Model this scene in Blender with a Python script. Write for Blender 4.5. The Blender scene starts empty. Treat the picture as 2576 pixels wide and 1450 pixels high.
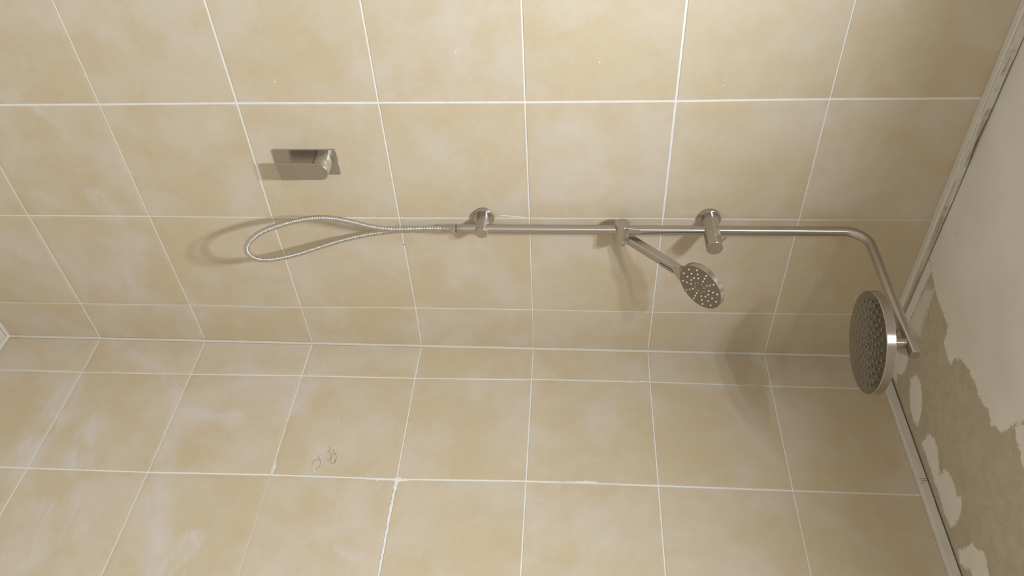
import bpy, bmesh, math, random
import numpy as np
from mathutils import Vector, Matrix, noise as mnoise

random.seed(7)
scene = bpy.context.scene
col = scene.collection

# ---------------------------------------------------------------- camera
# the picture was taken with the camera rolled a quarter turn: up in the room is to the right in the frame
cam_d = bpy.data.cameras.new('camera')
cam = bpy.data.objects.new('camera', cam_d)
col.objects.link(cam)
RIGHT = Vector((-0.0622, 0.0426, 0.9972)).normalized()
FWD = Vector((-0.7187, 0.6913, -0.0744)).normalized()
UP = RIGHT.cross(FWD).normalized()
RIGHT = FWD.cross(UP)
m = Matrix.Identity(4)
for i in range(3):
    m[i][0], m[i][1], m[i][2] = RIGHT[i], UP[i], -FWD[i]
m[0][3], m[1][3], m[2][3] = 1.4396, -1.6042, 1.5634
cam.matrix_world = m
cam_d.sensor_width = 36.0
cam_d.sensor_fit = 'HORIZONTAL'
cam_d.lens = 2036.66 / 2576 * 36
cam_d.clip_start = 0.02
scene.camera = cam

# ---------------------------------------------------------------- world, exposure
world = bpy.data.worlds.new('world'); scene.world = world
world.use_nodes = True
world.node_tree.nodes['Background'].inputs[0].default_value = (0.8, 0.72, 0.6, 1)
world.node_tree.nodes['Background'].inputs[1].default_value = 0.05
vs = scene.view_settings
vs.view_transform = 'Standard'; vs.look = 'None'; vs.gamma = 1.0; vs.exposure = 0.0
vs.use_curve_mapping = False
LAMP_COLOUR = (0.845, 0.92, 1.0)
LAMP_WATTS = (18.8, 12.2)
LAMPS = ((1.08, -1.33), (0.90, -1.25))

# ---------------------------------------------------------------- measured data (millimetres)
TILT = 0.00817
CORNER = [(-7.5, 266.4), (-2.9, 563.9), (-0.9, 862.5), (0.0, 1162.1), (3.2, 1462.2), (3.7, 1763.9), (7.2, 2064.9)]
ROW_A = [(-141.6, 266.7), (-142.3, 565.3), (-140.1, 862.8), (-144.0, 1164.1), (-143.6, 1463.8), (-141.2, 1764.7), (-141.8, 2064.8)]
ROW_B = [(-439.2, 263.3), (-439.5, 563.4), (-437.6, 861.6), (-438.7, 1163.2), (-441.0, 1464.0), (-442.1, 1765.1), (-441.0, 2064.9)]
ROW_C = [None, (-740.9, 565.0), (-742.2, 863.9), (-742.0, 1162.1), (-741.3, 1463.4), (-742.4, 1765.0), (-745.2, 2063.8)]
ROW_D = [(121.4, 268.8), (119.1, 565.7), (113.9, 862.1), (112.7, 1160.7), (105.8, 1462.2), (104.9, 1762.9), (108.2, 2063.9)]
ROW_E = [(420.1, 271.0), (419.9, 568.4), (415.3, 863.6), (415.2, 1163.2), (408.5, 1463.0), (408.5, 1764.0), (409.3, 2062.6)]
HOSE = [(46.0, -447.8, 1282.4), (46.0, -446.2, 1227.4), (47.0, -445.1, 1172.4), (49.0, -447.9, 1140.0), (53.0, -457.3, 1106.4), (60.0, -475.6, 1069.8), (68.0, -491.4, 1033.7), (77.0, -500.1, 996.8), (86.0, -499.9, 958.4), (94.0, -492.9, 918.1), (100.0, -481.0, 881.4), (104.0, -466.7, 856.9), (106.0, -448.9, 838.8), (106.0, -429.1, 830.0), (104.0, -411.1, 833.4), (100.0, -397.8, 845.5), (93.0, -389.5, 864.0), (83.0, -385.7, 888.6), (68.0, -385.9, 927.4), (54.0, -391.6, 967.9), (41.0, -398.5, 1009.1), (30.0, -404.2, 1050.5), (21.0, -408.0, 1092.1), (16.0, -410.7, 1128.5), (12.0, -412.7, 1162.1)]
PENCIL = [[[358.7, 963.8], [366.2, 968.9], [371.8, 972.4], [377.5, 974.5], [386.0, 974.7], [393.6, 972.1], [398.4, 968.4]], [[371.9, 971.9], [369.2, 964.7], [368.8, 961.7], [372.2, 962.6]], [[355.4, 967.1], [357.0, 975.4]], [[370.4, 957.5], [377.1, 957.5], [383.8, 955.9]], [[333.3, 981.9], [334.4, 985.8], [338.6, 988.1], [342.5, 986.5], [347.3, 989.2], [351.0, 993.1], [359.6, 995.4], [367.3, 994.6], [371.2, 992.2], [369.1, 987.6]], [[339.3, 995.7], [346.0, 1000.5], [354.5, 1005.8], [358.2, 1008.7], [366.8, 1008.5], [378.3, 1006.2], [380.7, 1002.3], [374.8, 999.1], [365.3, 997.1], [357.6, 997.4], [352.3, 996.5], [351.8, 1000.2], [354.5, 1005.3]], [[364.9, 1009.2], [374.4, 1008.6], [378.6, 1007.9]]]
PAINT_MAIN = [[46.7, -334.6], [88.5, -316.7], [126.5, -309.8], [187.8, -304.4], [197.8, -291.0], [200.7, -266.3], [229.6, -256.0], [259.6, -258.5], [262.8, -283.2], [281.9, -298.2], [313.0, -306.8], [347.8, -310.6], [373.2, -304.0], [397.8, -304.0], [420.7, -315.0], [447.0, -299.6], [469.2, -316.3], [482.1, -322.3], [490.1, -344.7], [501.3, -374.8], [514.7, -402.6], [556.5, -469.3]]
PAINT_STRIP = [[36.3, -160.3], [42.0, -347.0], [46.7, -334.6], [47.2, -294.3], [45.2, -195.7], [48.0, -166.7]]
PAINT_SMEAR = [[42.6, -163.0], [45.2, -195.7], [50.8, -290.8], [90.3, -315.0], [99.4, -251.1], [103.0, -215.1], [117.0, -193.2], [90.6, -168.5]]
PATCH_CORNER = [[36.5, -57.9], [105.9, -110.0], [117.2, -81.1], [113.6, -48.3], [92.6, -31.6], [107.8, -12.1], [74.3, -1.5]]
PATCH_A = [[150.3, -84.0], [163.6, -113.9], [194.3, -117.2], [221.4, -103.0], [239.6, -83.5], [249.6, -59.7], [257.8, -33.1], [224.9, -27.0], [201.9, -30.1], [184.4, -45.3], [168.6, -57.4]]
PATCH_B = [[289.8, -29.6], [296.5, -41.3], [302.6, -75.6], [327.0, -86.3], [351.3, -83.7], [379.4, -68.6], [398.2, -54.3], [400.9, -84.4], [418.0, -91.6], [444.3, -97.1], [471.8, -89.2], [481.9, -105.5], [499.1, -96.0], [511.4, -68.9], [508.1, -18.6], [479.8, -14.8], [443.1, -18.4], [405.4, -22.0], [368.6, -23.8], [330.8, -25.7], [303.7, -25.1]]
PATCH_C = [[551.9, -21.5], [566.7, -43.9], [571.0, -79.1], [595.7, -92.9], [605.2, -110.5], [627.2, -108.5], [651.6, -97.3], [670.4, -85.2], [631.0, -30.3], [609.0, -38.1], [595.0, -15.9], [577.8, -3.4]]
PATCH_D = [[496.3, -368.1], [516.2, -354.2], [544.5, -348.9], [565.1, -336.9], [583.7, -334.1], [609.3, -350.4], [574.8, -410.9], [536.0, -423.3]]
FLECKS = [[0.0, -791.6, 957.2], [0.0, -854.2, 1331.0], [0.0, -828.8, 1610.3], [258.3, 0.0, 991.7], [401.6, 0.0, 964.3], [0.0, -358.1, 1163.4], [0.0, -447.8, 1376.0], [-0.0, -777.2, 1853.5], [51.0, 0.0, 2142.0]]
STROKES = [
    ([174.3, 0.0, 262.0], [440.3, 0.0, 249.7]),
    ([47.1, -0.0, 371.0], [100.4, 0.0, 491.9]),
    ([100.4, 0.0, 491.9], [205.2, 0.0, 553.0]),
    ([205.2, 0.0, 553.0], [480.8, 0.0, 622.9]),
    ([480.8, 0.0, 622.9], [671.9, 0.0, 679.3]),
    ([248.5, 0.0, 584.7], [250.5, 0.0, 724.4]),
    ([291.9, 0.0, 369.6], [396.5, 0.0, 392.2]),
    ([586.6, 0.0, 731.9], [652.9, 0.0, 702.8]),
    ([487.0, 0.0, 448.6], [568.0, 0.0, 457.8]),
    ([135.1, 0.0, 719.7], [124.5, 0.0, 865.3]),
    ([90.1, 0.0, 888.6], [196.3, 0.0, 862.9]),
    ([338.1, 0.0, 958.7], [405.1, 0.0, 955.7]),
    ([0.0, -725.7, 426.1], [0.0, -706.0, 443.8]),
    ([-0.0, -696.0, 466.1], [0.0, -660.8, 464.1]),
    ([0.0, -502.9, 312.3], [0.0, -479.7, 340.5]),
    ([0.0, -503.6, 457.6], [0.0, -438.9, 480.0]),
    ([0.0, -367.8, 166.5], [0.0, -316.1, 203.4]),
    ([0.0, -303.8, 281.1], [-0.0, -263.4, 294.7]),
    ([0.0, -371.1, 493.3], [0.0, -209.5, 410.2]),
    ([0.0, -123.4, 475.0], [0.0, -110.6, 579.3]),
    ([0.0, -700.1, 2052.1], [0.0, -681.4, 2087.4]),
    ([592.6, 0.0, 1063.5], [609.2, 0.0, 1110.7]),
    ([541.8, -0.0, 360.3], [638.5, 0.0, 372.7])]

def CZ(y): return 2.3645 - 0.0095 * y          # the ceiling runs slightly out of level
TOP_L, TOP_R = 2.349, 2.3395
Y_END, X_END = -2.6, 2.3

# ---------------------------------------------------------------- materials
def new_mat(name):
    mt = bpy.data.materials.new(name); mt.use_nodes = True
    nt = mt.node_tree
    return mt, nt, nt.nodes['Principled BSDF']

class NT:
    def __init__(s, nt): s.nt = nt
    def n(s, typ, **kw):
        nd = s.nt.nodes.new(typ)
        for k, v in kw.items():
            if k.startswith('i_'):
                nd.inputs[int(k[2:]) if k[2:].isdigit() else k[2:].replace('_', ' ')].default_value = v
            else: setattr(nd, k, v)
        return nd
    def l(s, a, b): s.nt.links.new(a, b)
    def math(s, op, a, b=None, c=None, clamp=False):
        nd = s.n('ShaderNodeMath', operation=op, use_clamp=clamp)
        for i, v in enumerate((a, b, c)):
            if v is None: continue
            if isinstance(v, (int, float)): nd.inputs[i].default_value = v
            else: s.l(v, nd.inputs[i])
        return nd.outputs[0]
    def vmath(s, op, a, b=None):
        nd = s.n('ShaderNodeVectorMath', operation=op)
        for i, v in enumerate((a, b)):
            if v is None: continue
            if isinstance(v, (tuple, list)): nd.inputs[i].default_value = v
            else: s.l(v, nd.inputs[i])
        return nd.outputs['Value'] if op in ('DOT_PRODUCT', 'LENGTH') else nd.outputs[0]
    def noise(s, vec, scale, detail=4, rough=0.55, dist=0.0):
        nd = s.n('ShaderNodeTexNoise'); s.l(vec, nd.inputs['Vector'])
        nd.inputs['Scale'].default_value = scale; nd.inputs['Detail'].default_value = detail
        nd.inputs['Roughness'].default_value = rough; nd.inputs['Distortion'].default_value = dist
        return nd.outputs[0]
    def ramp(s, f, lo, hi, a=0.0, b=1.0):
        nd = s.n('ShaderNodeMapRange', interpolation_type='SMOOTHSTEP')
        s.l(f, nd.inputs[0])
        for i, v in enumerate((lo, hi, a, b)): nd.inputs[i + 1].default_value = v
        return nd.outputs[0]
    def mix(s, f, a, b):
        nd = s.n('ShaderNodeMix', data_type='RGBA')
        if isinstance(f, (int, float)): nd.inputs[0].default_value = f
        else: s.l(f, nd.inputs[0])
        for i, v in ((6, a), (7, b)):
            if isinstance(v, (tuple, list)): nd.inputs[i].default_value = (*v[:3], 1)
            else: s.l(v, nd.inputs[i])
        return nd.outputs[2]
    def bump(s, h, strength, dist):
        nd = s.n('ShaderNodeBump'); s.l(h, nd.inputs['Height'])
        nd.inputs['Strength'].default_value = strength; nd.inputs['Distance'].default_value = dist
        return nd.outputs[0]

def srgb(r, g, b):
    f = lambda c: (c / 255 / 12.92) if c / 255 <= 0.04045 else ((c / 255 + 0.055) / 1.055) ** 2.4
    return (f(r), f(g), f(b))

def make_tile_mat():
    mt, nt, b = new_mat('tile_ceramic'); k = NT(nt)
    geo = k.n('ShaderNodeNewGeometry'); oi = k.n('ShaderNodeObjectInfo')
    pos = geo.outputs['Position']
    cmb = k.n('ShaderNodeCombineXYZ')
    for i, f in enumerate((31.0, 57.0, 83.0)):
        k.l(k.math('MULTIPLY', oi.outputs['Random'], f), cmb.inputs[i])
    p = k.vmath('ADD', pos, cmb.outputs[0])
    big = k.noise(p, 5.0, 3, 0.5, 0.4)
    med = k.noise(p, 13.0, 3, 0.6, 0.4)
    fine = k.noise(p, 85.0, 3, 0.6, 0.0)
    mp = k.n('ShaderNodeMapping'); k.l(p, mp.inputs[0])
    mp.inputs['Rotation'].default_value = (0.6, 0.5, 0.3); mp.inputs['Scale'].default_value = (40, 40, 220)
    fib = k.noise(mp.outputs[0], 1.0, 2, 0.6, 0.0)
    c = k.mix(k.ramp(big, 0.36, 0.64), TILE_A, TILE_B)
    c = k.mix(k.math('MULTIPLY', k.ramp(med, 0.40, 0.72), 0.45), c, TILE_C)
    c = k.mix(k.math('MULTIPLY', k.ramp(fine, 0.45, 0.75), 0.16), c, TILE_D)
    c = k.mix(k.math('MULTIPLY', k.ramp(fib, 0.5, 0.8), 0.14), c, TILE_D)
    # dried grout haze left by the sponge
    acc = k.n('ShaderNodeAttribute', attribute_name='haze').outputs['Fac']
    hz_n = k.noise(pos, 11.0, 3, 0.6, 1.2)
    # a faint film everywhere low down on the walls, as wiping left it
    film = k.math('MULTIPLY', k.ramp(hz_n, 0.46, 0.74), 0.25)
    brk = k.math('MULTIPLY_ADD', k.ramp(fib, 0.3, 0.7), 0.45, 0.75)
    haze = k.math('MAXIMUM', film, k.math('MULTIPLY', acc, brk))
    c = k.mix(haze, c, HAZE)
    k.l(c, b.inputs['Base Color'])
    k.l(k.math('MULTIPLY_ADD', med, 0.10, TILE_ROUGH), b.inputs['Roughness'])
    b.inputs['Specular IOR Level'].default_value = 0.42
    hgt = k.math('ADD', k.math('MULTIPLY', fine, 0.6), k.math('MULTIPLY', big, 1.5))
    k.l(k.bump(hgt, 0.08, 0.004), b.inputs['Normal'])
    return mt

TILE_A = srgb(211, 194, 164); TILE_B = srgb(217, 203, 184); TILE_C = srgb(207, 185, 148); TILE_D = srgb(223, 211, 195)
HAZE = srgb(221, 211, 203)
TILE_ROUGH = 0.36
STROKE_W = [(.050, .6), (.020, .55), (.022, .6), (.030, .5), (.035, .65), (.030, .8), (.045, .65), (.035, .8), (.05, .5),
            (.04, .45), (.05, .5), (.025, .4), (.018, .5), (.016, .5), (.022, .6), (.030, .5), (.035, .55), (.03, .4),
            (.05, .4), (.03, .35), (.025, .4), (.015, .5), (.06, .5)]

def simple_mat(name, colr, rough=0.7, var=0.12, scale=25, bump=0.15, spec=0.4):
    mt, nt, b = new_mat(name); k = NT(nt)
    pos = k.n('ShaderNodeNewGeometry').outputs['Position']
    n1 = k.noise(pos, scale, 5, 0.6)
    dark = tuple(x * (1 - var) for x in colr)
    k.l(k.mix(k.ramp(n1, 0.35, 0.7), dark, colr), b.inputs['Base Color'])
    b.inputs['Roughness'].default_value = rough
    b.inputs['Specular IOR Level'].default_value = spec
    k.l(k.bump(k.noise(pos, scale * 6, 4, 0.6), bump, 0.002), b.inputs['Normal'])
    return mt

def metal_mat(name, colr, rough, dust=1.0, stretch=(60, 60, 900), aniso=0.85):
    mt, nt, b = new_mat(name); k = NT(nt)
    geo = k.n('ShaderNodeNewGeometry'); pos = geo.outputs['Position']
    mp = k.n('ShaderNodeMapping'); k.l(pos, mp.inputs[0]); mp.inputs['Scale'].default_value = stretch
    br = k.noise(mp.outputs[0], 1.0, 1, 0.5)
    # plaster dust lying on the upward faces, in specks
    sx = k.n('ShaderNodeSeparateXYZ'); k.l(geo.outputs['Normal'], sx.inputs[0])
    up = k.ramp(sx.outputs[2], 0.15, 0.75)
    spk = k.math('ADD', k.math('MULTIPLY', k.noise(pos, 60, 2, 0.6), 0.55), k.math('MULTIPLY', k.noise(pos, 1100, 1, 0.6), 0.55))
    du = k.math('MULTIPLY', k.math('MULTIPLY', up, k.ramp(spk, 0.40, 0.68)), 0.5 * dust)
    c = k.mix(k.math('MULTIPLY', br, 0.15), colr, tuple(x * 0.85 for x in colr))
    k.l(c, b.inputs['Base Color']); b.inputs['Metallic'].default_value = 1.0
    k.l(k.math('MULTIPLY_ADD', br, 0.06, rough - 0.03), b.inputs['Roughness'])
    if dust > 0:
        df = k.n('ShaderNodeBsdfDiffuse'); df.inputs[0].default_value = (*srgb(222, 213, 198), 1)
        mx = k.n('ShaderNodeMixShader'); k.l(du, mx.inputs[0]); k.l(b.outputs[0], mx.inputs[1]); k.l(df.outputs[0], mx.inputs[2])
        k.l(mx.outputs[0], nt.nodes['Material Output'].inputs[0])
    b.inputs['Anisotropic'].default_value = aniso
    k.l(k.n('ShaderNodeAttribute', attribute_name='brush').outputs['Vector'], b.inputs['Tangent'])
    return mt

def ceiling_mat():
    mt, nt, b = new_mat('ceiling_paint'); k = NT(nt)
    pos = k.n('ShaderNodeNewGeometry').outputs['Position']
    at = k.n('ShaderNodeAttribute'); at.attribute_name = 'paint'
    sm = k.n('ShaderNodeAttribute'); sm.attribute_name = 'smear'
    rag = k.noise(pos, 95, 6, 0.7, 0.8); rag2 = k.noise(pos, 30, 4, 0.6, 1.0)
    d = k.math('ADD', at.outputs['Fac'], k.math('MULTIPLY', k.math('SUBTRACT', rag, 0.5), 0.030))
    msk = k.ramp(d, -0.0015, 0.0030)
    s = k.math('ADD', sm.outputs['Fac'], k.math('MULTIPLY', k.math('SUBTRACT', rag, 0.5), 0.04))
    smk = k.math('MULTIPLY', k.ramp(s, -0.010, 0.014), 0.72)
    bare = k.mix(k.ramp(rag2, 0.3, 0.7), BARE_A, BARE_B)
    bare = k.mix(k.math('MULTIPLY', k.ramp(k.noise(pos, 260, 3, 0.6), 0.4, 0.7), 0.2), bare, BARE_C)
    paint = k.mix(k.ramp(k.noise(pos, 8, 3, 0.5), 0.35, 0.7), PAINT_A, PAINT_B)
    c = k.mix(k.math('MAXIMUM', msk, smk), bare, paint)
    k.l(c, b.inputs['Base Color']); b.inputs['Roughness'].default_value = 0.75
    b.inputs['Specular IOR Level'].default_value = 0.25
    hgt = k.math('ADD', k.math('MULTIPLY', msk, 1.0), k.math('MULTIPLY', rag, 0.15))
    k.l(k.bump(hgt, 0.35, 0.001), b.inputs['Normal'])
    return mt
BARE_A = srgb(192, 180, 155); BARE_B = srgb(204, 193, 171); BARE_C = srgb(216, 208, 189)
PAINT_A = srgb(239, 233, 224); PAINT_B = srgb(244, 239, 231)

def trim_mat(name, worn):
    mt, nt, b = new_mat(name); k = NT(nt)
    pos = k.n('ShaderNodeNewGeometry').outputs['Position']
    mp = k.n('ShaderNodeMapping'); k.l(pos, mp.inputs[0]); mp.inputs['Scale'].default_value = (230, 7, 230) if worn else (9, 160, 160)
    st = k.noise(mp.outputs[0], 1.0, 5, 0.65, 0.5)
    pat = k.noise(pos, 11, 4, 0.6, 0.6)
    f = k.math('MULTIPLY', k.ramp(st, 0.42, 0.56), k.ramp(pat, 0.42, 0.56))
    sz = k.n('ShaderNodeSeparateXYZ'); k.l(pos, sz.inputs[0])
    if worn:
        bare = k.math('MULTIPLY', k.ramp(sz.outputs[1], -0.475, -0.455), k.ramp(st, 0.34, 0.54))
        f = k.math('MAXIMUM', f, k.math('MULTIPLY', bare, 0.9))
        f = k.math('MULTIPLY', f, k.ramp(sz.outputs[2], 2.3525, 2.3585))     # paint is gone along the upper edge
    base = k.mix(k.ramp(pat, 0.3, 0.7), srgb(230, 224, 210), srgb(236, 230, 222))
    c = k.mix(k.math('MULTIPLY', f, 0.75 if worn else 0.10), base, srgb(168, 136, 92))
    spots = k.ramp(k.noise(pos, 210, 3, 0.6), 0.70, 0.76)
    c = k.mix(k.math('MULTIPLY', spots, 0.7 if worn else 0.25), c, srgb(120, 92, 62))
    k.l(c, b.inputs['Base Color']); b.inputs['Roughness'].default_value = 0.6
    k.l(k.bump(st, 0.3 if worn else 0.05, 0.002), b.inputs['Normal'])
    return mt

M = {
    'tile': make_tile_mat(),
    'grout': simple_mat('white_grout', srgb(247, 246, 242), 0.8, 0.06, 60, 0.25),
    'sealant': simple_mat('grey_silicone', srgb(226, 219, 204), 0.5, 0.06, 40, 0.1),
    'plaster': simple_mat('wall_plaster', srgb(240, 239, 235), 0.8, 0.08, 6, 0.1),
    'floor_tile': simple_mat('floor_ceramic', srgb(222, 213, 197), 0.5, 0.08, 8, 0.1),
    'floor_bed': simple_mat('floor_grout', srgb(220, 212, 196), 0.8, 0.08, 30, 0.2),
    'ceiling': ceiling_mat(),
    'trim_worn': trim_mat('worn_painted_batten', True),
    'trim_clean': trim_mat('primed_batten', False),
    'nickel': metal_mat('brushed_nickel', (0.50, 0.46, 0.415), 0.26, 1.3),
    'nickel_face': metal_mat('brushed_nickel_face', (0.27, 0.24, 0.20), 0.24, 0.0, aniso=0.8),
    'hose': metal_mat('steel_hose', (0.64, 0.61, 0.57), 0.30, 0.5, aniso=0.0),
    'rubber': simple_mat('grey_silicone_nozzle', srgb(132, 131, 119), 0.5, 0.05, 90, 0.0),
    'nozzle_pale': simple_mat('pale_silicone_nozzle', srgb(238, 234, 218), 0.5, 0.05, 90, 0.0),
    'pencil': simple_mat('pencil_graphite', srgb(140, 126, 108), 0.6, 0.2, 200, 0.0),
    'fleck': simple_mat('plaster_fleck', srgb(244, 240, 230), 0.8, 0.05, 90, 0.1),
    'chip': simple_mat('dark_chip', srgb(112, 102, 88), 0.8, 0.2, 90, 0.0),
    'seam': simple_mat('dark_seam', srgb(70, 62, 54), 0.6, 0.2, 90, 0.0),
    'white': simple_mat('white_enamel', srgb(235, 232, 226), 0.4, 0.03, 20, 0.0),
}

# ---------------------------------------------------------------- mesh helpers (all shapes given in room coordinates)
ORIGIN = {}
TAN = [None]
def link(name, verts, faces, mat, parent=None, smooth=None):
    o0 = ORIGIN[parent.name] if parent else Vector((0, 0, 0))
    me = bpy.data.meshes.new(name)
    me.from_pydata([tuple(Vector(v) - o0) for v in verts], [], faces)
    me.materials.append(M[mat]); me.validate()
    tan = TAN[0]; TAN[0] = None
    if tan is not None and len(tan) == len(me.vertices) and mat in ('nickel', 'nickel_face'):
        ta = me.attributes.new('brush', 'FLOAT_VECTOR', 'POINT')
        ta.data.foreach_set('vector', [c for v in tan for c in v])
    bm = bmesh.new(); bm.from_mesh(me); bmesh.ops.recalc_face_normals(bm, faces=bm.faces); bm.to_mesh(me); bm.free()
    if smooth:
        for pl in me.polygons: pl.use_smooth = True
        me.set_sharp_from_angle(angle=math.radians(smooth))
    o = bpy.data.objects.new(name, me); col.objects.link(o)
    if parent: o.parent = parent
    ORIGIN[o.name] = o0
    return o

def tag(o, label=None, cat=None, group=None, kind=None):
    if label: o['label'] = label
    if cat: o['category'] = cat
    if group: o['group'] = group
    if kind: o['kind'] = kind
    return o

def thing(name, loc, label, cat, group=None):
    o = bpy.data.objects.new(name, None); col.objects.link(o)
    o.location = loc; o.empty_display_size = 0.05
    ORIGIN[o.name] = Vector(loc)
    return tag(o, label, cat, group)

def frame(d, hint=None):
    d = Vector(d).normalized()
    u = Vector(hint) if hint else (Vector((0, 0, 1)) if abs(d.z) < 0.9 else Vector((1, 0, 0)))
    u = (u - d * u.dot(d)).normalized()
    return d, u, d.cross(u)

def lathe(prof, o, d, seg=40, radial=False):
    """profile of (radius, height) pairs turned about the axis o + t*d; radius 0 closes an end"""
    d, u, v = frame(d); o = Vector(o); vs, fs, rings = [], [], []
    for r, h in prof:
        if r < 1e-7:
            rings.append([len(vs)]); vs.append(o + d * h)
        else:
            rings.append(list(range(len(vs), len(vs) + seg)))
            for i in range(seg):
                a = 2 * math.pi * i / seg
                vs.append(o + d * h + (u * math.cos(a) + v * math.sin(a)) * r)
    for a, b in zip(rings, rings[1:]):
        for i in range(seg):
            j = (i + 1) % seg
            if len(a) == 1 and len(b) == 1: continue
            if len(a) == 1: fs.append((a[0], b[i], b[j]))
            elif len(b) == 1: fs.append((a[i], a[j], b[0]))
            else: fs.append((a[i], a[j], b[j], b[i]))
    TAN[0] = [((v - o) - d * (v - o).dot(d)) for v in vs] if radial else [d] * len(vs)
    return vs, fs

def rod(a, b, r, bev=0.0008, seg=40):
    a, b = Vector(a), Vector(b); L = (b - a).length
    return lathe([(0, 0), (r - bev, 0), (r, bev), (r, L - bev), (r - bev, L), (0, L)], a, b - a, seg)

def sweep(pts, rad, seg=24, cap=True):
    pts = [Vector(p) for p in pts]; n = len(pts)
    if not hasattr(rad, '__len__'): rad = [rad] * n
    tang = [(pts[min(i + 1, n - 1)] - pts[max(i - 1, 0)]).normalized() for i in range(n)]
    d, u, v = frame(tang[0]); vs, fs = [], []
    for i in range(n):
        t = tang[i]; u = (u - t * u.dot(t)).normalized(); v = t.cross(u)
        for j in range(seg):
            a = 2 * math.pi * j / seg
            vs.append(pts[i] + (u * math.cos(a) + v * math.sin(a)) * rad[i])
    TAN[0] = [tang[i] for i in range(n) for j in range(seg)]
    for i in range(n - 1):
        for j in range(seg):
            q = (j + 1) % seg
            fs.append((i * seg + j, i * seg + q, (i + 1) * seg + q, (i + 1) * seg + j))
    if cap:
        fs.append(tuple(range(seg))[::-1]); fs.append(tuple(range((n - 1) * seg, n * seg)))
    return vs, fs

def prism(poly, o, u, v, d, h, bev=0.0):
    """2-D outline in the u, v plane at o, extruded by h along d with a small chamfer at the far face"""
    o, u, v, d = Vector(o), Vector(u), Vector(v), Vector(d); n = len(poly)
    c = Vector((sum(p[0] for p in poly) / n, sum(p[1] for p in poly) / n))
    lay = [(0, 0), (h - bev, 0), (h, bev)] if bev else [(0, 0), (h, 0)]
    vs, fs = [], []
    for hh, ins in lay:
        for i, (x, y) in enumerate(poly):
            if ins:
                a, b = Vector(poly[i - 1]), Vector(poly[(i + 1) % n])
                t = (b - a).normalized(); nn = Vector((-t.y, t.x))
                x, y = x + nn.x * ins, y + nn.y * ins
            vs.append(o + u * x + v * y + d * hh)
    k = len(lay); TAN[0] = [v] * len(vs)
    for l in range(k - 1):
        for i in range(n):
            j = (i + 1) % n
            fs.append((l * n + i, l * n + j, (l + 1) * n + j, (l + 1) * n + i))
    fs.append(tuple(range(n))[::-1]); fs.append(tuple(range((k - 1) * n, k * n)))
    return vs, fs

def join(*parts):
    vs, fs = [], []
    for v, f in parts:
        b = len(vs); vs += v; fs += [tuple(i + b for i in q) for q in f]
    return vs, fs

def box(x0, x1, y0, y1, z0, z1):
    vs = [(x, y, z) for x in (x0, x1) for y in (y0, y1) for z in (z0, z1)]
    return vs, [(0, 1, 3, 2), (4, 6, 7, 5), (0, 4, 5, 1), (2, 3, 7, 6), (0, 2, 6, 4), (1, 5, 7, 3)]

def round_rect(w, h, r, n=5):
    out = []
    for cx, cy, a0 in ((w / 2 - r, h / 2 - r, 0), (-w / 2 + r, h / 2 - r, 90), (-w / 2 + r, -h / 2 + r, 180), (w / 2 - r, -h / 2 + r, 270)):
        for i in range(n + 1):
            a = math.radians(a0 + 90 * i / n); out.append((cx + r * math.cos(a), cy + r * math.sin(a)))
    return out

def spline(pts, step):
    pts = [Vector(p) for p in pts]; out = []
    for i in range(len(pts) - 1):
        p0, p1, p2, p3 = pts[max(i - 1, 0)], pts[i], pts[i + 1], pts[min(i + 2, len(pts) - 1)]
        k = max(1, int((p2 - p1).length / step) * 3)
        for j in range(k):
            t = j / k
            out.append(0.5 * ((2 * p1) + (p2 - p0) * t + (2 * p0 - 5 * p1 + 4 * p2 - p3) * t * t + (3 * p1 - p0 - 3 * p2 + p3) * t ** 3))
    out.append(pts[-1])
    # even spacing
    acc = [0.0]
    for a, b in zip(out, out[1:]): acc.append(acc[-1] + (b - a).length)
    n = int(acc[-1] / step); res = []; j = 0
    for i in range(n + 1):
        s = acc[-1] * i / n
        while j < len(acc) - 2 and acc[j + 1] < s: j += 1
        f = (s - acc[j]) / max(acc[j + 1] - acc[j], 1e-9)
        res.append(out[j].lerp(out[j + 1], min(max(f, 0), 1)))
    return res

# ---------------------------------------------------------------- room shell
def lean(z): return TILT * (z - 1.162)          # the right wall is a little out of plumb
def PL(s, z, n=0.0): return Vector((n, s, z))    # point on the left wall, n proud of it
def PR(s, z, n=0.0): return Vector((s, lean(z) - n, z))

GD = 0.0013                                      # grout sits this far behind the tile faces
wall_left = link('wall_left', *box(-0.12, -GD, Y_END, 0.06, -0.05, 2.45), 'grout')
tag(wall_left, 'beige tiled shower wall carrying the rail and the mixer', kind='structure')
vs, fs = box(-0.02, X_END, 0, 1, -0.05, 2.45)
vs = [(x, lean(z) + (GD if y == 0 else 0.12), z) for x, y, z in vs]
wall_right = link('wall_right', vs, fs, 'grout')
tag(wall_right, 'bare beige tiled wall without fittings, meeting the shower wall in the corner', kind='structure')
tag(link('wall_front', *box(-0.12, X_END + 0.1, Y_END - 0.1, Y_END, -0.05, 2.45), 'plaster'), 'plastered wall on the camera side of the room', kind='structure')
tag(link('wall_back', *box(X_END, X_END + 0.1, Y_END, 0.12, -0.05, 2.45), 'plaster'), 'plastered wall behind the camera', kind='structure')
floor = link('floor', *box(-0.12, X_END + 0.1, Y_END - 0.1, 0.12, -0.1, -0.002), 'floor_bed')
tag(floor, 'light tiled shower floor', kind='structure')

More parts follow.
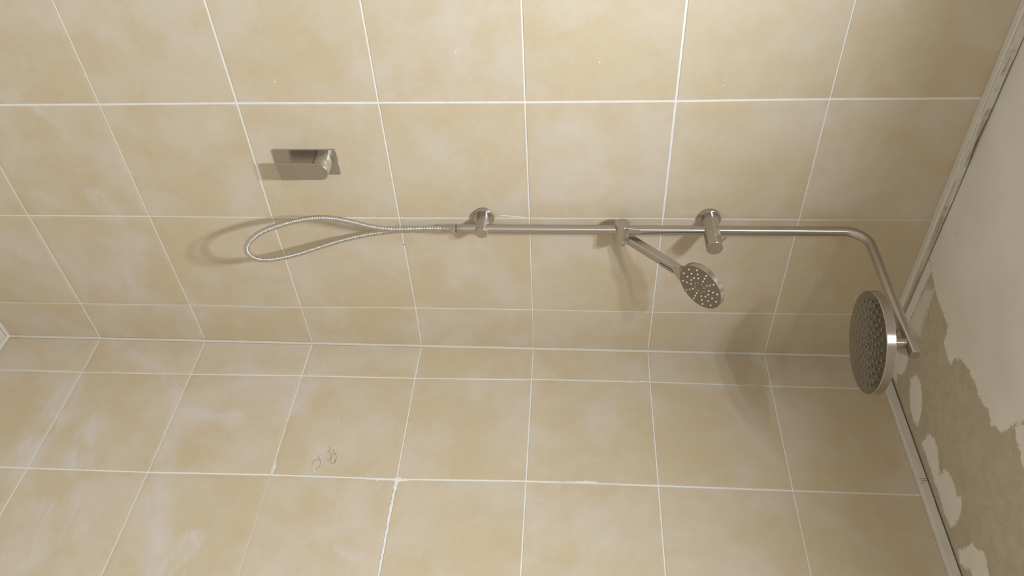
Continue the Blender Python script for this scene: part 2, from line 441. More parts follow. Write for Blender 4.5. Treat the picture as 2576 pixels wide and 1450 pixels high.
def tile_mesh(Pf, quad, thick=0.006, bev=0.0007):
    """quad: four (s, z) corners; chamfered slab standing proud of the grout"""
    c = (sum(q[0] for q in quad) / 4, sum(q[1] for q in quad) / 4)
    vs = []
    for n, ins in ((-thick, 0), (-bev, 0), (0, bev)):
        for s, z in quad:
            vs.append(Pf(s - math.copysign(ins, s - c[0]), z - math.copysign(ins, z - c[1]), n))
    fs = [(8, 9, 10, 11)]
    for l in (0, 4):
        for i in range(4):
            j = (i + 1) % 4; fs.append((l + i, l + j, l + 4 + j, l + 4 + i))
    return vs, fs

def haze_at(p):
    """how much dried grout film the sponge left at a point of the wall"""
    q = p + 0.012 * mnoise.noise_vector(p * 9) + 0.004 * mnoise.noise_vector(p * 40)
    best = 0.0
    for (a, e), (w, s) in zip(STROKES, STROKE_W):
        A = Vector(a) / 1000; BA = Vector(e) / 1000 - A; pa = q - A
        h = min(max(pa.dot(BA) / max(BA.length_squared, 1e-9), 0), 1)
        d = (pa - BA * h).length
        f = min(max((1.25 - d / w) / 0.95, 0), 1); f = f * f * (3 - 2 * f)
        if f > 0:
            along = BA.normalized() if BA.length > 1e-6 else Vector((0, 0, 1))
            cr = pa - along * pa.dot(along)
            g = 0.62 + 0.75 * mnoise.noise(along * (pa.dot(along) * 12) + cr * 90 + A * 40) + 0.35 * mnoise.noise(q * 24)
            best = max(best, 1.55 * s * f * min(max(g, 0.05), 1.2))
    return best

def hazed_tile_mesh(Pf, quad, n=30, thick=0.006, bev=0.0007):
    vs, fs, hz = [], [], []
    (a, b, d, e) = quad
    for i in range(n + 1):
        for j in range(n + 1):
            u, v = j / n, i / n
            s = (a[0] * (1 - u) + b[0] * u) * (1 - v) + (e[0] * (1 - u) + d[0] * u) * v
            z = (a[1] * (1 - u) + b[1] * u) * (1 - v) + (e[1] * (1 - u) + d[1] * u) * v
            rim = i in (0, n) or j in (0, n)
            p = Pf(s, z, -bev if rim else 0.0)
            if rim: pass
            vs.append(p); hz.append(haze_at(Vector((p.x if abs(p.x) > 0.002 else 0, p.y if abs(p.y) > 0.02 else 0, p.z))))
    for i in range(n):
        for j in range(n): fs.append((i * (n + 1) + j, i * (n + 1) + j + 1, (i + 1) * (n + 1) + j + 1, (i + 1) * (n + 1) + j))
    return vs, fs, hz

def mm(p): return (p[0] / 1000, p[1] / 1000)
def grid(rows, top, corner_s, step):
    """rows: lists of measured joints; returns nodes[col][row] incl. floor and top edges and the rows beyond the measured ones"""
    cols = []
    for ci, r in enumerate(rows):
        pts = [mm(p) if p else None for p in r]
        if pts[0] is None: pts[0] = (pts[1][0], 0.2655)
        lo = (corner_s(0.003) if ci == 0 else pts[0][0], 0.003)
        hi = (corner_s(top) if ci == 0 else pts[-1][0], top)
        cols.append([lo] + pts + [hi])
    return cols

def extend(cols, step, n, end):
    base = cols[-1]
    for i in range(1, n + 1):
        nc = []
        for (s, z) in base:
            q = s + step * i
            q = max(q, end) if step < 0 else min(q, end)
            nc.append((q, z))
        cols.append(nc)
    return cols

gl = extend(grid([CORNER, ROW_A, ROW_B, ROW_C], TOP_L, lean, -0.3), -0.301, 7, Y_END)
gr = extend(grid([[(0.0, p[1]) for p in CORNER], ROW_D, ROW_E], TOP_R, lambda z: 0.0, 0.3), 0.301, 7, X_END)

def joint_w(wall, kind, line, seg):
    """joint widths in metres, as uneven as the photograph shows them"""
    rnd = random.Random(ord(wall) * 7919 + ord(kind) * 613 + line * 37 + seg)
    j = rnd.uniform(-0.0005, 0.0005)
    if kind == 's':      # joints running up the wall
        base = {'L': {0: 0.007, 1: 0.0030, 2: 0.0036, 3: 0.0062}, 'R': {0: 0.007, 1: 0.0040, 2: 0.0052}}[wall].get(line, 0.0055)
    else:                # joints running along the wall
        base = {'L': 0.0038, 'R': 0.0037}[wall]
        if wall == 'R' and line == 3 and seg >= 2: base = 0.0016
        if wall == 'R' and line == 4 and seg >= 2: base = 0.0068
        if wall == 'L' and line == 3 and seg >= 2: base = 0.0048
        if wall == 'L' and line == 6 and seg >= 2: base = 0.0052
        if wall == 'L' and line == 5 and seg == 0: base = 0.0026
    return max(0.82 * base + j, 0.0014)

def lay(wall, cols, Pf, parent):
    sgn = -1 if wall == 'L' else 1
    made = {}
    for c in range(len(cols) - 1):
        for r in range(len(cols[0]) - 1):
            a, b, d, e = cols[c][r], cols[c + 1][r], cols[c + 1][r + 1], cols[c][r + 1]
            if abs(b[0] - a[0]) < 0.03: continue
            w0, w1 = joint_w(wall, 's', c, r) / 2, joint_w(wall, 's', c + 1, r) / 2
            h0, h1 = joint_w(wall, 'z', r, c) / 2, joint_w(wall, 'z', r + 1, c) / 2
            if r == len(cols[0]) - 2: h1 = 0
            q = [(a[0] + sgn * w0, a[1] + h0), (b[0] - sgn * w1, b[1] + h0), (d[0] - sgn * w1, d[1] - h1), (e[0] + sgn * w0, e[1] - h1)]
            cen = Pf((a[0] + d[0]) / 2, (a[1] + d[1]) / 2)
            near = False
            for (p0, p1), (w, s) in zip(STROKES, STROKE_W):
                if any((Vector(p0).lerp(Vector(p1), f / 4) / 1000 - cen).length < 0.22 + w for f in range(5)): near = True
            o = made[(c, r)] = link('tile', *tile_mesh(Pf, q), 'tile', parent)
            if near:            # same slab with a finer face, so that the wipe marks have somewhere to sit
                vs_, fs_, hz_ = hazed_tile_mesh(Pf, q)
                if max(hz_) > 0.02:
                    slab_v, slab_f = tile_mesh(Pf, q)
                    side = [f for f in slab_f if f != (8, 9, 10, 11) and max(f) < 8]
                    me_ = o.data; me_.clear_geometry()
                    nb = len(vs_)
                    me_.from_pydata([tuple(x) for x in vs_] + [tuple(x) for x in slab_v[:8]], [], fs_ + [tuple(x + nb for x in f) for f in side])
                    at_ = me_.attributes.new('haze', 'FLOAT', 'POINT')
                    at_.data.foreach_set('value', hz_ + [0.0] * 8)
    return made
tiles_l = lay('L', gl, PL, wall_left)
tiles_r = lay('R', gr, PR, wall_right)

# floor tiles: one mesh shared
ft = link('tile', *prism(round_rect(0.296, 0.296, 0.002, 1), (0, 0, -0.006), (1, 0, 0), (0, 1, 0), (0, 0, 1), 0.006, 0.0008), 'floor_tile', floor)
ft.location = (0.155, -0.155, 0)
for i in range(7):
    for j in range(8):
        if i or j:
            c = ft.copy(); col.objects.link(c); c.parent = floor; c.location = (0.155 + 0.3 * i, -0.155 - 0.3 * j, 0)

# silicone in the corner and along the floor
def fillet(pts_a, pts_b, pts_c, name, parent):
    """strip with a slightly hollow face between lines a and c, b is the hollow middle"""
    n = len(pts_a); vs = []; fs = []
    for i in range(n): vs += [pts_a[i], pts_b[i], pts_c[i]]
    for i in range(n - 1):
        for k in (0, 1): fs.append((3 * i + k, 3 * i + k + 1, 3 * i + 4 + k, 3 * i + 3 + k))
    return link(name, vs, fs, 'sealant', parent)
zs = [0.001 + (2.335 - 0.001) * i / 90 for i in range(91)]
w = [0.0046 + 0.0004 * mnoise.noise(Vector((0, 3, z * 14))) for z in zs]
fillet([Vector((0.0004, lean(z) - q, z)) for z, q in zip(zs, w)], [Vector((0.42 * q, lean(z) - 0.42 * q, z)) for z, q in zip(zs, w)],
       [Vector((q, lean(z) - 0.0004, z)) for z, q in zip(zs, w)], 'sealant_bead', wall_left)
ys = [-0.0005 - 1.2 * i / 60 for i in range(61)]
w = [0.0065 + 0.0012 * mnoise.noise(Vector((5, y * 20, 1))) for y in ys]
fillet([Vector((0.0004, lean(0) + y, q)) for y, q in zip(ys, w)], [Vector((0.34 * q, lean(0) + y, 0.34 * q)) for y, q in zip(ys, w)],
       [Vector((q, lean(0) + y, 0.0004)) for y, q in zip(ys, w)], 'sealant_bead', floor)
w = [0.0065 + 0.0012 * mnoise.noise(Vector((8, y * 20, 4))) for y in ys]
fillet([Vector((-y, lean(0) - 0.0004, q)) for y, q in zip(ys, w)], [Vector((-y, lean(0) - 0.34 * q, 0.34 * q)) for y, q in zip(ys, w)],
       [Vector((-y, lean(0) - q, 0.0004)) for y, q in zip(ys, w)], 'sealant_bead', floor)

# ceiling: fine grid where the paint has a ragged edge, coarse beyond
def sdf(px, py, poly):
    P = np.array(poly, float) / 1000; n = len(P)
    d = np.full(px.shape, 9e9); ins = np.zeros(px.shape, bool)
    for i in range(n):
        a, b = P[i], P[(i + 1) % n]; e = b - a
        wx, wy = px - a[0], py - a[1]
        t = np.clip((wx * e[0] + wy * e[1]) / max(e @ e, 1e-12), 0, 1)
        d = np.minimum(d, np.hypot(wx - e[0] * t, wy - e[1] * t))
        cr = (a[1] > py) != (b[1] > py)
        with np.errstate(divide='ignore', invalid='ignore'):
            xi = a[0] + (py - a[1]) * e[0] / (e[1] if e[1] != 0 else 1e-12)
        ins ^= cr & (px < xi)
    return np.where(ins, d, -d)
gx = np.concatenate([np.arange(-0.02, 0.78, 0.0045), [1.2, 1.8, X_END + 0.05]])
gy = np.concatenate([[Y_END - 0.05, -1.8, -1.2], np.arange(-0.62, 0.03, 0.0045)])
X, Y = np.meshgrid(gx, gy)
PAINT_STRIP = [[-30, -120], [-30, -350], [46.7, -340], [48, -294], [47, -196], [50, -166], [30, -140]]
main = PAINT_MAIN + [[900, -1000], [3000, -4000], [-100, -4000], [-100, -345], [30, -345]]
paint = np.max([sdf(X, Y, q) for q in (main, PAINT_STRIP, PATCH_CORNER, PATCH_A, PATCH_B, PATCH_C, PATCH_D)], 0)
paint = np.maximum(paint, np.where(X > 0.75, 0.1, -1))
smear = sdf(X, Y, PAINT_SMEAR)
ny, nx = X.shape
cvs = [(float(X[j, i]), float(Y[j, i]), CZ(float(Y[j, i]))) for j in range(ny) for i in range(nx)]
cfs = [(j * nx + i, (j + 1) * nx + i, (j + 1) * nx + i + 1, j * nx + i + 1) for j in range(ny - 1) for i in range(nx - 1)]
b0 = len(cvs)
cvs += [(x, y, CZ(float(y)) + 0.06) for x, y in ((gx[0], gy[0]), (gx[-1], gy[0]), (gx[-1], gy[-1]), (gx[0], gy[-1]))]
cfs.append((b0, b0 + 1, b0 + 2, b0 + 3))
me = bpy.data.meshes.new('ceiling'); me.from_pydata(cvs, [], cfs); me.materials.append(M['ceiling'])
for nm, arr in (('paint', paint), ('smear', smear)):
    at = me.attributes.new(nm, 'FLOAT', 'POINT')
    at.data.foreach_set('value', np.concatenate([arr.ravel(), np.full(4, 0.1)]).astype(np.float32))
ceiling = bpy.data.objects.new('ceiling', me); col.objects.link(ceiling); ORIGIN[ceiling.name] = Vector((0, 0, 0))
tag(ceiling, 'plasterboard ceiling, cream paint with ragged bare patches near the corner', kind='structure')

# battens along the top of the tiles
def batten(name, mat, P, s0, s1, z0, z1, t, rough, label):
    n = int(abs(s1 - s0) / 0.006); vs = []; fs = []
    for i in range(n + 1):
        s = s0 + (s1 - s0) * i / n
        q = lambda k, f: mnoise.noise(Vector((s * f, k * 7.3, k)))
        top = (z1(s) if callable(z1) else z1) + rough * (0.9 * q(1, 14) + 0.7 * q(2, 60))
        bow = rough * 0.35 * q(3, 22)
        prof = [(-0.003, z0), (t - 0.0015, z0 + 0.0002), (t + bow * 0.3, z0 + 0.0016), (t + bow, (z0 + top) / 2), (t + bow * 0.5, top - 0.0012), (t - 0.0014 + bow * 0.5, top), (-0.003, top)]
        vs += [P(s, z, d) for d, z in prof]
    for i in range(n):
        for k in range(7):
            j = (k + 1) % 7; fs.append((7 * i + k, 7 * i + j, 7 * i + 7 + j, 7 * i + 7 + k))
    fs.append(tuple(range(7))); fs.append(tuple(range(7 * n, 7 * n + 7))[::-1])
    return tag(link(name, vs, fs, mat, None, 35), label, kind='structure')
trim_1 = batten('trim_1', 'trim_worn', PL, 0.0, Y_END, TOP_L, lambda s: CZ(s) - 0.0016 - 0.0042 * math.exp(-((s + 0.66) / 0.06) ** 2) - 0.0016 * math.exp(-((s + 0.80) / 0.03) ** 2), 0.0175, 0.0009, 'worn painted batten with bare brown wood above the shower wall')
trim_2 = batten('trim_2', 'trim_clean', PR, 0.02, X_END, TOP_R + 0.0005, 2.3615, 0.0115, 0.0004, 'clean pale batten above the right-hand tiled wall')

# ---------------------------------------------------------------- shower column: rail, arm, two wall brackets, slide holder
RX, RY, RR = 0.046, -0.447, 0.0105
Z_LOW, Z_UP, Z_ARM = 1.3594, 1.8665, 2.1965
column = thing('shower_rail', (RX, RY, 1.303), 'brushed nickel shower rail bending over into a horizontal overhead arm', 'shower rail')
pts = [Vector((RX, RY, 1.3035)), Vector((RX, RY, 1.306))]
BR = 0.050
pts += [Vector((RX, RY, 1.32 + (Z_ARM - BR - 1.32) * i / 6)) for i in range(7)]
for i in range(1, 17):
    a = math.pi / 2 * i / 16
    pts.append(Vector((RX + BR - BR * math.cos(a), RY, Z_ARM - BR + BR * math.sin(a))))
pts += [Vector((RX + BR + (0.402 - RX - BR) * i / 5, RY, Z_ARM)) for i in range(1, 6)]
pts += [Vector((0.4033, RY, Z_ARM))]
rail = link('rail', *sweep(pts, [RR - 0.0012] + [RR] * (len(pts) - 2) + [RR - 0.0009], 40), 'nickel', column, 40)

def bracket(z, r_post, x_end, r_fl, seam):
    fl = link('wall_flange', *lathe([(0, 0), (r_fl - 0.0004, 0), (r_fl, 0.0006), (r_fl, 0.0092), (r_fl - 0.001, 0.0102), (0, 0.0102)], (0, RY, z), (1, 0, 0), 56), 'nickel', column, 40)
    if seam:
        prof = [(0, 0.009), (r_post, 0.0092), (r_post, seam - 0.0004), (r_post - 0.0007, seam), (r_post, seam + 0.0004), (r_post, x_end - 0.0008), (r_post - 0.0008, x_end), (0, x_end)]
    else:
        prof = [(0, 0.009), (r_post, 0.0092), (r_post, x_end - 0.0008), (r_post - 0.0008, x_end), (0, x_end)]
    return link('bracket_post', *lathe(prof, (0, RY, z), (1, 0, 0), 56), 'nickel', column, 40)
bracket(Z_LOW, 0.0142, 0.0622, 0.0247, None)
post = bracket(Z_UP, 0.0178, 0.1065, 0.0250, 0.0815)
lv = Vector((0, -math.sin(math.radians(54)), math.cos(math.radians(54))))
tag(link('diverter_lever', *rod(Vector((0.1015, RY, Z_UP)) + lv * 0.014, Vector((0.1015, RY, Z_UP)) + lv * 0.0360, 0.0026, 0.0006, 20), 'nickel', post, 40), 'small pin lever on the upper bracket')

# slide holder
H0, H1 = Vector((RX, -0.4655, 1.6725)), Vector((RX, -0.4235, 1.6705))
holder = link('slide_holder', *rod(H0, H1, 0.0168, 0.0008, 56), 'nickel', column, 40)
link('holder_cup', *rod((RX + 0.000, -0.4245, 1.6700), (RX + 0.000, -0.4105, 1.6690), 0.0165, 0.0008, 56), 'nickel', holder, 40)
link('holder_lever', *rod((RX + 0.0125, -0.4615, 1.6790), (RX + 0.0132, -0.4585, 1.7085), 0.0027, 0.0006, 20), 'nickel', holder, 40)

# ---------------------------------------------------------------- overhead rain shower head
HC = Vector((0.3702, -0.4445, 2.1190))
head = thing('rain_shower_head', HC, 'large round brushed nickel rain shower head hanging from the overhead arm', 'shower head')
RH, TH = 0.0985, 0.0170
link('head_disc', *lathe([(0, TH), (RH - 0.0010, TH), (RH, TH - 0.0010), (RH, 0.0012), (RH - 0.0012, 0)], HC, (0, 0, 1), 96), 'nickel', head, 40)
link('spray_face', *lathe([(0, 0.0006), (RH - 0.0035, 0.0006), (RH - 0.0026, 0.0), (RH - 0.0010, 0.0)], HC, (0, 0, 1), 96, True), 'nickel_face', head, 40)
nk = link('neck', *lathe([(0, TH), (0.0112, TH), (0.0112, 0.0640), (0.0102, 0.0644), (0.0102, 0.0652), (0.0108, 0.0656), (0.0104, 0.0770), (0, 0.0770)], HC, (0, 0, 1), 40), 'nickel', head, 40)
nzl = None
for cnt, r, ph in ((26, 0.0785, 46), (22, 0.0620, 37), (18, 0.0465, 40), (14, 0.0302, 46), (10, 0.0142, 60), (4, 0.0045, 20)):
    for i in range(cnt):
        a = math.radians(ph + 360 * i / cnt)
        p = HC + Vector((r * math.cos(a), r * math.sin(a), 0))
        if nzl is None:
            nzl = link('nozzle', *lathe([(0.0027, 0.001), (0.0027, -0.0003), (0.0023, -0.0011), (0.0013, -0.0016), (0, -0.0018)], HC, (0, 0, 1), 12), 'rubber', head, 50)
            o = nzl
        else:
            o = nzl.copy(); col.objects.link(o); o.parent = head
        o.location = p - HC

# ---------------------------------------------------------------- hand shower resting in the slide holder
hN = Vector((0.712, 0.08, -0.695)).normalized()
hH = Vector((0.6984, 0.0017, 0.7157)); hH = (hH - hN * hH.dot(hN)).normalized()
hS = hN.cross(hH)
FC = Vector((0.1940, -0.4150, 1.8299))          # middle of the spray face
hand = thing('hand_shower', FC - hH * 0.2, 'hand shower with round spray face and push button held in the slide holder', 'hand shower')
RB, TB = 0.0545, 0.0140
link('head_body', *lathe([(0, -TB), (RB - 0.003, -TB), (RB - 0.0008, -TB + 0.0016), (RB, -TB + 0.003), (RB, -0.001), (RB - 0.0010, 0)], FC, hN, 72), 'nickel', hand, 40)
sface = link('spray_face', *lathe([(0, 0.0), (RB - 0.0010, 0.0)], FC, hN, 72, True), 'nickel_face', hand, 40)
# handle: rounded bar lofted from the butt to a flared throat that runs into the head
def handle_loft():
    st = [  # distance along hH from FC, half width, depth of the sides, level of the front edges, bulge of the front
        (-0.2085, 0.0098, 0.0120, -0.0035, 0.0030), (-0.2078, 0.0112, 0.0150, -0.0024, 0.0044), (-0.150, 0.0114, 0.0152, -0.0022, 0.0046), (-0.100, 0.0114, 0.0152, -0.0022, 0.0046),
        (-0.078, 0.0114, 0.0150, -0.0020, 0.0044), (-0.069, 0.0117, 0.0146, -0.0014, 0.0034), (-0.062, 0.0130, 0.0142, -0.0006, 0.0014), (-0.056, 0.0160, 0.0140, -0.0002, 0.0003),
        (-0.052, 0.0195, 0.0138, -0.0002, 0.0001), (-0.046, 0.0240, 0.0137, -0.0003, 0.0), (-0.036, 0.0260, 0.0136, -0.0006, 0.0)]
    vs, fs = [], []; n = 0
    for t, hw, dp, fr, bul in st:
        sec = [(hw * (1 - i / 6), fr + bul * (1 - (1 - i / 6) ** 2)) for i in range(13)]
        sec += [(-hw, fr - dp + 0.002), (-hw + 0.002, fr - dp), (hw - 0.002, fr - dp), (hw, fr - dp + 0.002)]
        n = len(sec)
        vs += [FC + hH * t + hS * (x + (0.002 if t < -0.065 else 0.0015 if t < -0.058 else 0.0005)) + hN * y for x, y in sec]
    for i in range(len(st) - 1):
        for k in range(n):
            j = (k + 1) % n; fs.append((i * n + k, i * n + j, (i + 1) * n + j, (i + 1) * n + k))
    fs.append(tuple(range(n))[::-1]); fs.append(tuple(range((len(st) - 1) * n, len(st) * n)))
    TAN[0] = [hH] * len(vs)
    return vs, fs
handle = link('handle', *handle_loft(), 'nickel', hand, 38)
def stadium(L, w, n=8):
    out = []
    for cx, a0 in ((L / 2 - w / 2, -90), (-L / 2 + w / 2, 90)):
        for i in range(n + 1):
            a = math.radians(a0 + 180 * i / n); out.append((cx + w / 2 * math.cos(a), w / 2 * math.sin(a)))
    return out
BC = FC - hH * 0.090 - hS * 0.0022
link('button_seam', *prism(stadium(0.0385, 0.0118), BC - hN * 0.003, hH, hS + hN * 0.28, hN, 0.0052), 'seam', handle)
link('push_button', *prism(stadium(0.0375, 0.0108), BC - hN * 0.003, hH, hS + hN * 0.28, hN, 0.0056, 0.0004), 'nickel', handle, 40)
link('butt_collar', *rod(FC - hH * 0.2070 - hN * 0.0085, FC - hH * 0.2110 - hN * 0.0085, 0.0080, 0.0004, 28), 'nickel', hand, 40)
link('tail_cone', *lathe([(0, 0), (0.0090, 0.0), (0.0088, 0.012), (0.0078, 0.030), (0, 0.030)], FC - hH * 0.2110 - hN * 0.0085, -hH, 28), 'nickel', hand, 40)
nz = None
for r, base in ((0.0453, 15), (0.0343, 15), (0.0236, 15)):
    for i in range(12):
        a = math.radians(base - 1 + 30 * i)
        p = FC + (hH * math.cos(a) + hS * math.sin(a)) * r
        if nz is None:
            nz = link('nozzle', *lathe([(0.0018, -0.001), (0.0018, 0.0010), (0.0014, 0.0017), (0, 0.0018)], FC, hN, 10), 'nozzle_pale', hand, 50); o = nz
        else:
            o = nz.copy(); col.objects.link(o); o.parent = hand
        o.location = p - FC
nz2 = None
for i in range(8):
    a = math.radians(28 + 45 * i)
    p = FC + (hH * math.cos(a) + hS * math.sin(a)) * 0.0126
    if nz2 is None:
        nz2 = link('jet_ring', *lathe([(0.0009, 0.0), (0.0012, 0.0008), (0.0020, 0.0008), (0.0021, 0.0), (0.0021, -0.001)], FC, hN, 12), 'hose', hand, 50); o = nz2
    else:
        o = nz2.copy(); col.objects.link(o); o.parent = hand
    o.location = p - FC

# ---------------------------------------------------------------- ribbed hose
hose = thing('shower_hose', (0.046, -0.447, 1.303), 'ribbed steel hose looping down below the rail end', 'hose')
hp = [Vector(p) / 1000 for p in HOSE]
hp[0] = Vector((RX, RY, 1.2725)); hp[1] = Vector((RX, RY + 0.0003, 1.2274))
tail = FC - hH * 0.2405 - hN * 0.0085
hp += [Vector((0.0115, -0.4145, 1.25)), Vector((0.0110, -0.4150, 1.36)), Vector((0.0112, -0.4148, 1.48)), Vector((0.0125, -0.4135, 1.56)),
       tail - hH * 0.012 + Vector((0.001, 0, -0.014)), tail + hH * 0.002]
PITCH = 0.0036
path = spline(hp, PITCH / 4)
rad = []
for i in range(len(path)):
    rad.append((0.0067, 0.0066, 0.0052, 0.0066)[i % 4])
link('ribbed_tube', *sweep(path, rad, 16), 'hose', hose, 70)
link('ferrule', *rod((RX, RY, 1.2690), (RX, RY, 1.2890), 0.0078, 0.0006, 32), 'nickel', hose, 40)
hexa = [(0.0113 * math.cos(math.pi / 3 * i + 0.2), 0.0113 * math.sin(math.pi / 3 * i + 0.2)) for i in range(6)]
link('hex_nut', *prism(hexa, (RX, RY, 1.2885), (1, 0, 0), (0, 1, 0), (0, 0, 1), 0.0112, 0.0008), 'nickel', hose)
link('washer', *rod((RX, RY, 1.2997), (RX, RY, 1.3034), 0.0090, 0.0004, 32), 'nickel_face', hose, 40)

# ---------------------------------------------------------------- mixer
mixer = thing('shower_mixer', (0, -0.597, 0.981), 'brushed nickel wall mixer with rectangular plate and flat lever', 'mixer tap')
link('wall_plate', *prism(round_rect(0.140, 0.0655, 0.003, 4), (0, -0.597, 0.9805), (0, 0, 1), (0, -1, 0), (1, 0, 0), 0.0042, 0.0005), 'nickel', mixer, 30)
LY, LZ, LR, LX = -0.6010, 1.0180, 0.0203, 0.0470
link('body', *lathe([(0, 0.004), (LR, 0.0042), (LR, 0.0305), (LR - 0.0005, 0.0309), (LR, 0.0313), (LR, LX - 0.0052), (0, LX - 0.0052)], (0, LY, LZ), (1, 0, 0), 64), 'nickel', mixer, 40)
lev = [(LR * math.cos(math.radians(a)), LR * math.sin(math.radians(a))) for a in range(-90, 91, 9)]
lev += [(-0.0852, LR), (-0.0862, LR - 0.001), (-0.0862, -LR + 0.001), (-0.0852, -LR)]
link('lever', *prism(lev, (LX - 0.0050, LY, LZ), (0, 0, 1), (0, -1, 0), (1, 0, 0), 0.0050, 0.0006), 'nickel', mixer, 30)

# ---------------------------------------------------------------- marks: pencil, plaster flecks, smeared grout
def ribbon(pts, r):
    return sweep(spline(pts, 0.0018), r, 5)
tgt = tiles_r[(1, 4)]
tag(link('pencil_writing', *join(*[ribbon([PR(s / 1000, z / 1000, 0.0002) for s, z in st], 0.00032) for st in PENCIL]), 'pencil', tgt), 'scribbled pencil figures on the tile')
zt = trim_2
rc = random.Random(3)
def crack(s0, s1, zc, xc):
    n = int(abs(s1 - s0) / 0.012); pts_ = []
    for i in range(n + 1):
        s = s0 + (s1 - s0) * i / n
        pts_.append(PL(s, zc + 0.0016 * mnoise.noise(Vector((s * 30, 2, 2))), xc))
    return ribbon(pts_, 0.00025)
tag(link('crack', *join(crack(-0.60, -0.70, TOP_L + 0.0022, 0.0176), crack(-0.715, -0.86, TOP_L + 0.0030, 0.0176), crack(-0.865, -0.97, TOP_L + 0.0042, 0.0176), crack(-0.40, -0.56, TOP_L + 0.0050, 0.0176)), 'pencil', trim_1), 'hairline crack along the worn batten')
tag(link('pencil_mark', *join(*[ribbon([Vector((0.374, -0.0115 + lean(2.35) - 0.0003, 2.3455)), Vector((0.3745, -0.0115 + lean(2.35) - 0.0003, 2.360))], 0.0004),
                               ribbon([Vector((0.379, -0.0115 + lean(2.35) - 0.0003, 2.3465)), Vector((0.3795, -0.0115 + lean(2.35) - 0.0003, 2.360))], 0.0004),
                               ribbon([Vector((0.384, -0.0115 + lean(2.35) - 0.0003, 2.346)), Vector((0.387, -0.0115 + lean(2.35) - 0.0003, 2.351))], 0.0006)]), 'pencil', zt), 'pencil ticks across the batten')

def blob(P, s, z, ws, wz, h, seed, mat, parent, name, rot=0.0, n=11):
    rnd = random.Random(seed); vs = [P(s, z, h)]; fs = []
    for i in range(n):
        a = 2 * math.pi * i / n; k = rnd.uniform(0.6, 1.15)
        dx, dz = ws * k * math.cos(a), wz * k * math.sin(a)
        vs.append(P(s + dx * math.cos(rot) - dz * math.sin(rot), z + dx * math.sin(rot) + dz * math.cos(rot), -0.0002))
    for i in range(n): fs.append((0, 1 + i, 1 + (i + 1) % n))
    return link(name, vs, fs, mat, parent)
for i, (x, y, z) in enumerate(FLECKS):
    m_ = 'chip' if i == 5 else 'fleck'
    wl = abs(x) < 0.001
    blob(PL if wl else PR, (y if wl else x) / 1000, z / 1000, 0.0012 if i == 5 else 0.0022, 0.0018 if i == 5 else 0.0030, 0.0007, i, m_, wall_left if wl else wall_right, 'plaster_fleck', i * 0.9)
for i, (y, z) in enumerate(((-0.36, 2.305), (-0.372, 2.318), (-0.30, 2.31), (-0.428, 2.322), (-0.455, 2.285), (-0.21, 2.31), (-0.27, 2.318), (-0.345, 2.29))):
    blob(PL, y, z, 0.0013, 0.0020, 0.0005, 40 + i, 'fleck', wall_left, 'plaster_fleck', i)

def smear(P, pts, parent, seed, h=0.0003):
    """ragged smear of grout over a joint: (s, z, half width) stations"""
    rnd = random.Random(seed); vs, fs = [], []; st = []
    for (a, b) in zip(pts, pts[1:]):
        L = math.hypot(b[0] - a[0], b[1] - a[1]); k = max(2, int(L / 0.004))
        for i in range(k): st.append(tuple(a[q] + (b[q] - a[q]) * i / k for q in range(3)))
    st.append(pts[-1])
    for i, (s, z, hw) in enumerate(st):
        j = min(i + 1, len(st) - 1); q = max(i - 1, 0)
        tx, tz = st[j][0] - st[q][0], st[j][1] - st[q][1]; L = math.hypot(tx, tz) or 1
        nx_, nz_ = -tz / L, tx / L
        e = 0.0 if i in (0, len(st) - 1) else 1.0
        a, b = hw * e * rnd.uniform(0.3, 0.95), hw * e * rnd.uniform(0.3, 0.95)
        vs += [P(s + nx_ * a, z + nz_ * a, 0.00012), P(s, z, h), P(s - nx_ * b, z - nz_ * b, 0.00012)]
    for i in range(len(st) - 1):
        for k in (0, 1): fs.append((3 * i + k, 3 * i + k + 1, 3 * i + 4 + k, 3 * i + 3 + k))
    return link('grout_smear', vs, fs, 'grout', parent)
smear(PR, [(0.4175, 1.085, 0.002), (0.4175, 1.115, 0.0045), (0.4175, 1.150, 0.004), (0.4170, 1.166, 0.009), (0.4165, 1.185, 0.004), (0.416, 1.20, 0.001)], wall_right, 1)
smear(PR, [(0.405, 1.163, 0.002), (0.420, 1.163, 0.007), (0.445, 1.163, 0.005), (0.50, 1.1625, 0.0042), (0.58, 1.163, 0.0038), (0.66, 1.1635, 0.003)], wall_right, 2)
smear(PR, [(0.374, 0.866, 0.001), (0.390, 0.868, 0.0035), (0.408, 0.867, 0.003), (0.418, 0.864, 0.001)], wall_right, 3)
smear(PR, [(0.113, 1.27, 0.001), (0.1105, 1.35, 0.003), (0.109, 1.43, 0.0025), (0.108, 1.47, 0.001)], wall_right, 4)
smear(PR, [(0.4085, 1.54, 0.001), (0.4055, 1.60, 0.0045), (0.4075, 1.63, 0.003), (0.409, 1.68, 0.001)], wall_right, 5)
smear(PR, [(0.1085, 1.70, 0.001), (0.1045, 1.745, 0.003), (0.1055, 1.765, 0.003), (0.1055, 1.772, 0.001)], wall_right, 6)
smear(PL, [(-0.4475, 1.392, 0.0008), (-0.4480, 1.41, 0.0028), (-0.4455, 1.435, 0.0026), (-0.443, 1.458, 0.001)], wall_left, 7)
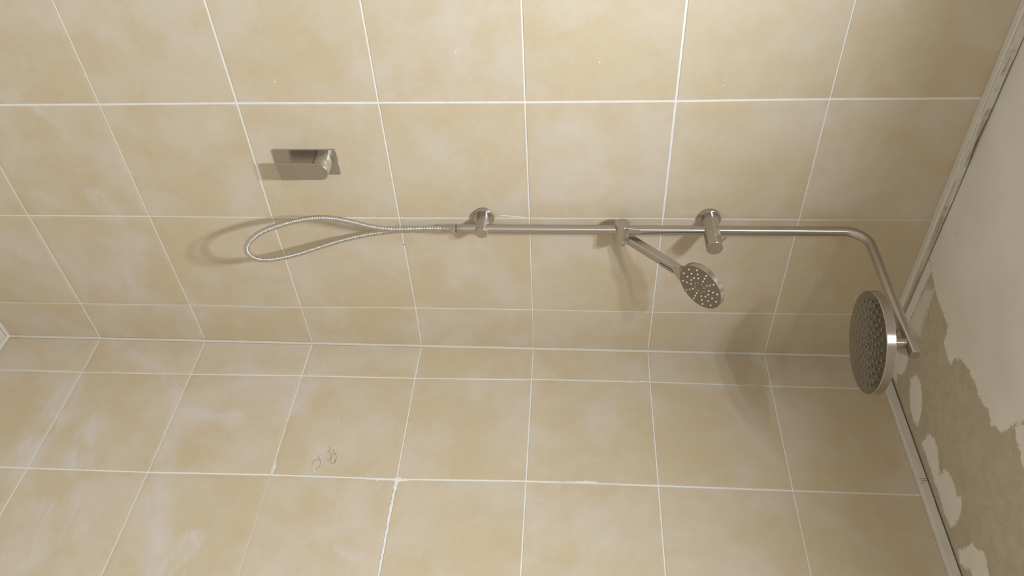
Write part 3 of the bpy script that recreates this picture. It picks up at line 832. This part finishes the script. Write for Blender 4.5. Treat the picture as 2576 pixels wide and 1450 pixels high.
smear(PR, [(0.1060, 2.00, 0.0008), (0.1075, 2.05, 0.003), (0.1085, 2.062, 0.003), (0.1085, 2.070, 0.001)], wall_right, 8)
smear(PL, [(-0.1405, 0.69, 0.0008), (-0.1400, 0.73, 0.0022), (-0.1400, 0.83, 0.002), (-0.1400, 0.872, 0.001)], wall_left, 9)

# bluish and brown paint flecks on the ceiling
def PC(s, z, n=0.0): return Vector((s, z, CZ(z) - n - 0.0001))
for i, (x, y) in enumerate(((0.075, -0.470), (0.078, -0.482), (0.100, -0.430), (0.170, -0.452), (0.113, -0.545), (0.165, -0.190), (0.148, -0.140))):
    blob(PC, x, y, 0.0022, 0.0012, 0.0005, 70 + i, 'chip', ceiling, 'paint_fleck', i)

# ---------------------------------------------------------------- ceiling light above the camera (out of the frame)
lamp = thing('ceiling_light', (0.99, -1.29, CZ(-1.29)), 'white twin downlight unit on the ceiling above the camera', 'ceiling light')
dv = Vector((LAMPS[1][0] - LAMPS[0][0], LAMPS[1][1] - LAMPS[0][1], 0)); ang = dv.normalized()
mid_ = Vector(((LAMPS[0][0] + LAMPS[1][0]) / 2, (LAMPS[0][1] + LAMPS[1][1]) / 2, CZ(-1.29) + 0.001))
link('housing', *prism(round_rect(0.34, 0.15, 0.02, 5), mid_, ang, Vector((ang.y, -ang.x, 0)), (0, 0, -1), 0.012, 0.002), 'white', lamp, 40)
for (lx, ly), pw in zip(LAMPS, LAMP_WATTS):
    c = Vector((lx, ly, CZ(-1.29) - 0.011))
    link('bezel', *lathe([(0.043, 0), (0.052, 0.0), (0.052, 0.006), (0.046, 0.009), (0.043, 0.006), (0.043, 0)], c, (0, 0, -1), 40), 'white', lamp, 40)
    ld = bpy.data.lights.new('lamp_light', 'AREA'); ld.shape = 'DISK'; ld.size = 0.082; ld.energy = pw
    ld.color = LAMP_COLOUR; ld.spread = math.radians(168)
    lo = bpy.data.objects.new('lamp_light', ld); col.objects.link(lo); lo.parent = lamp
    lo.location = c - Vector((0, 0, 0.004)) - Vector(lamp.location)
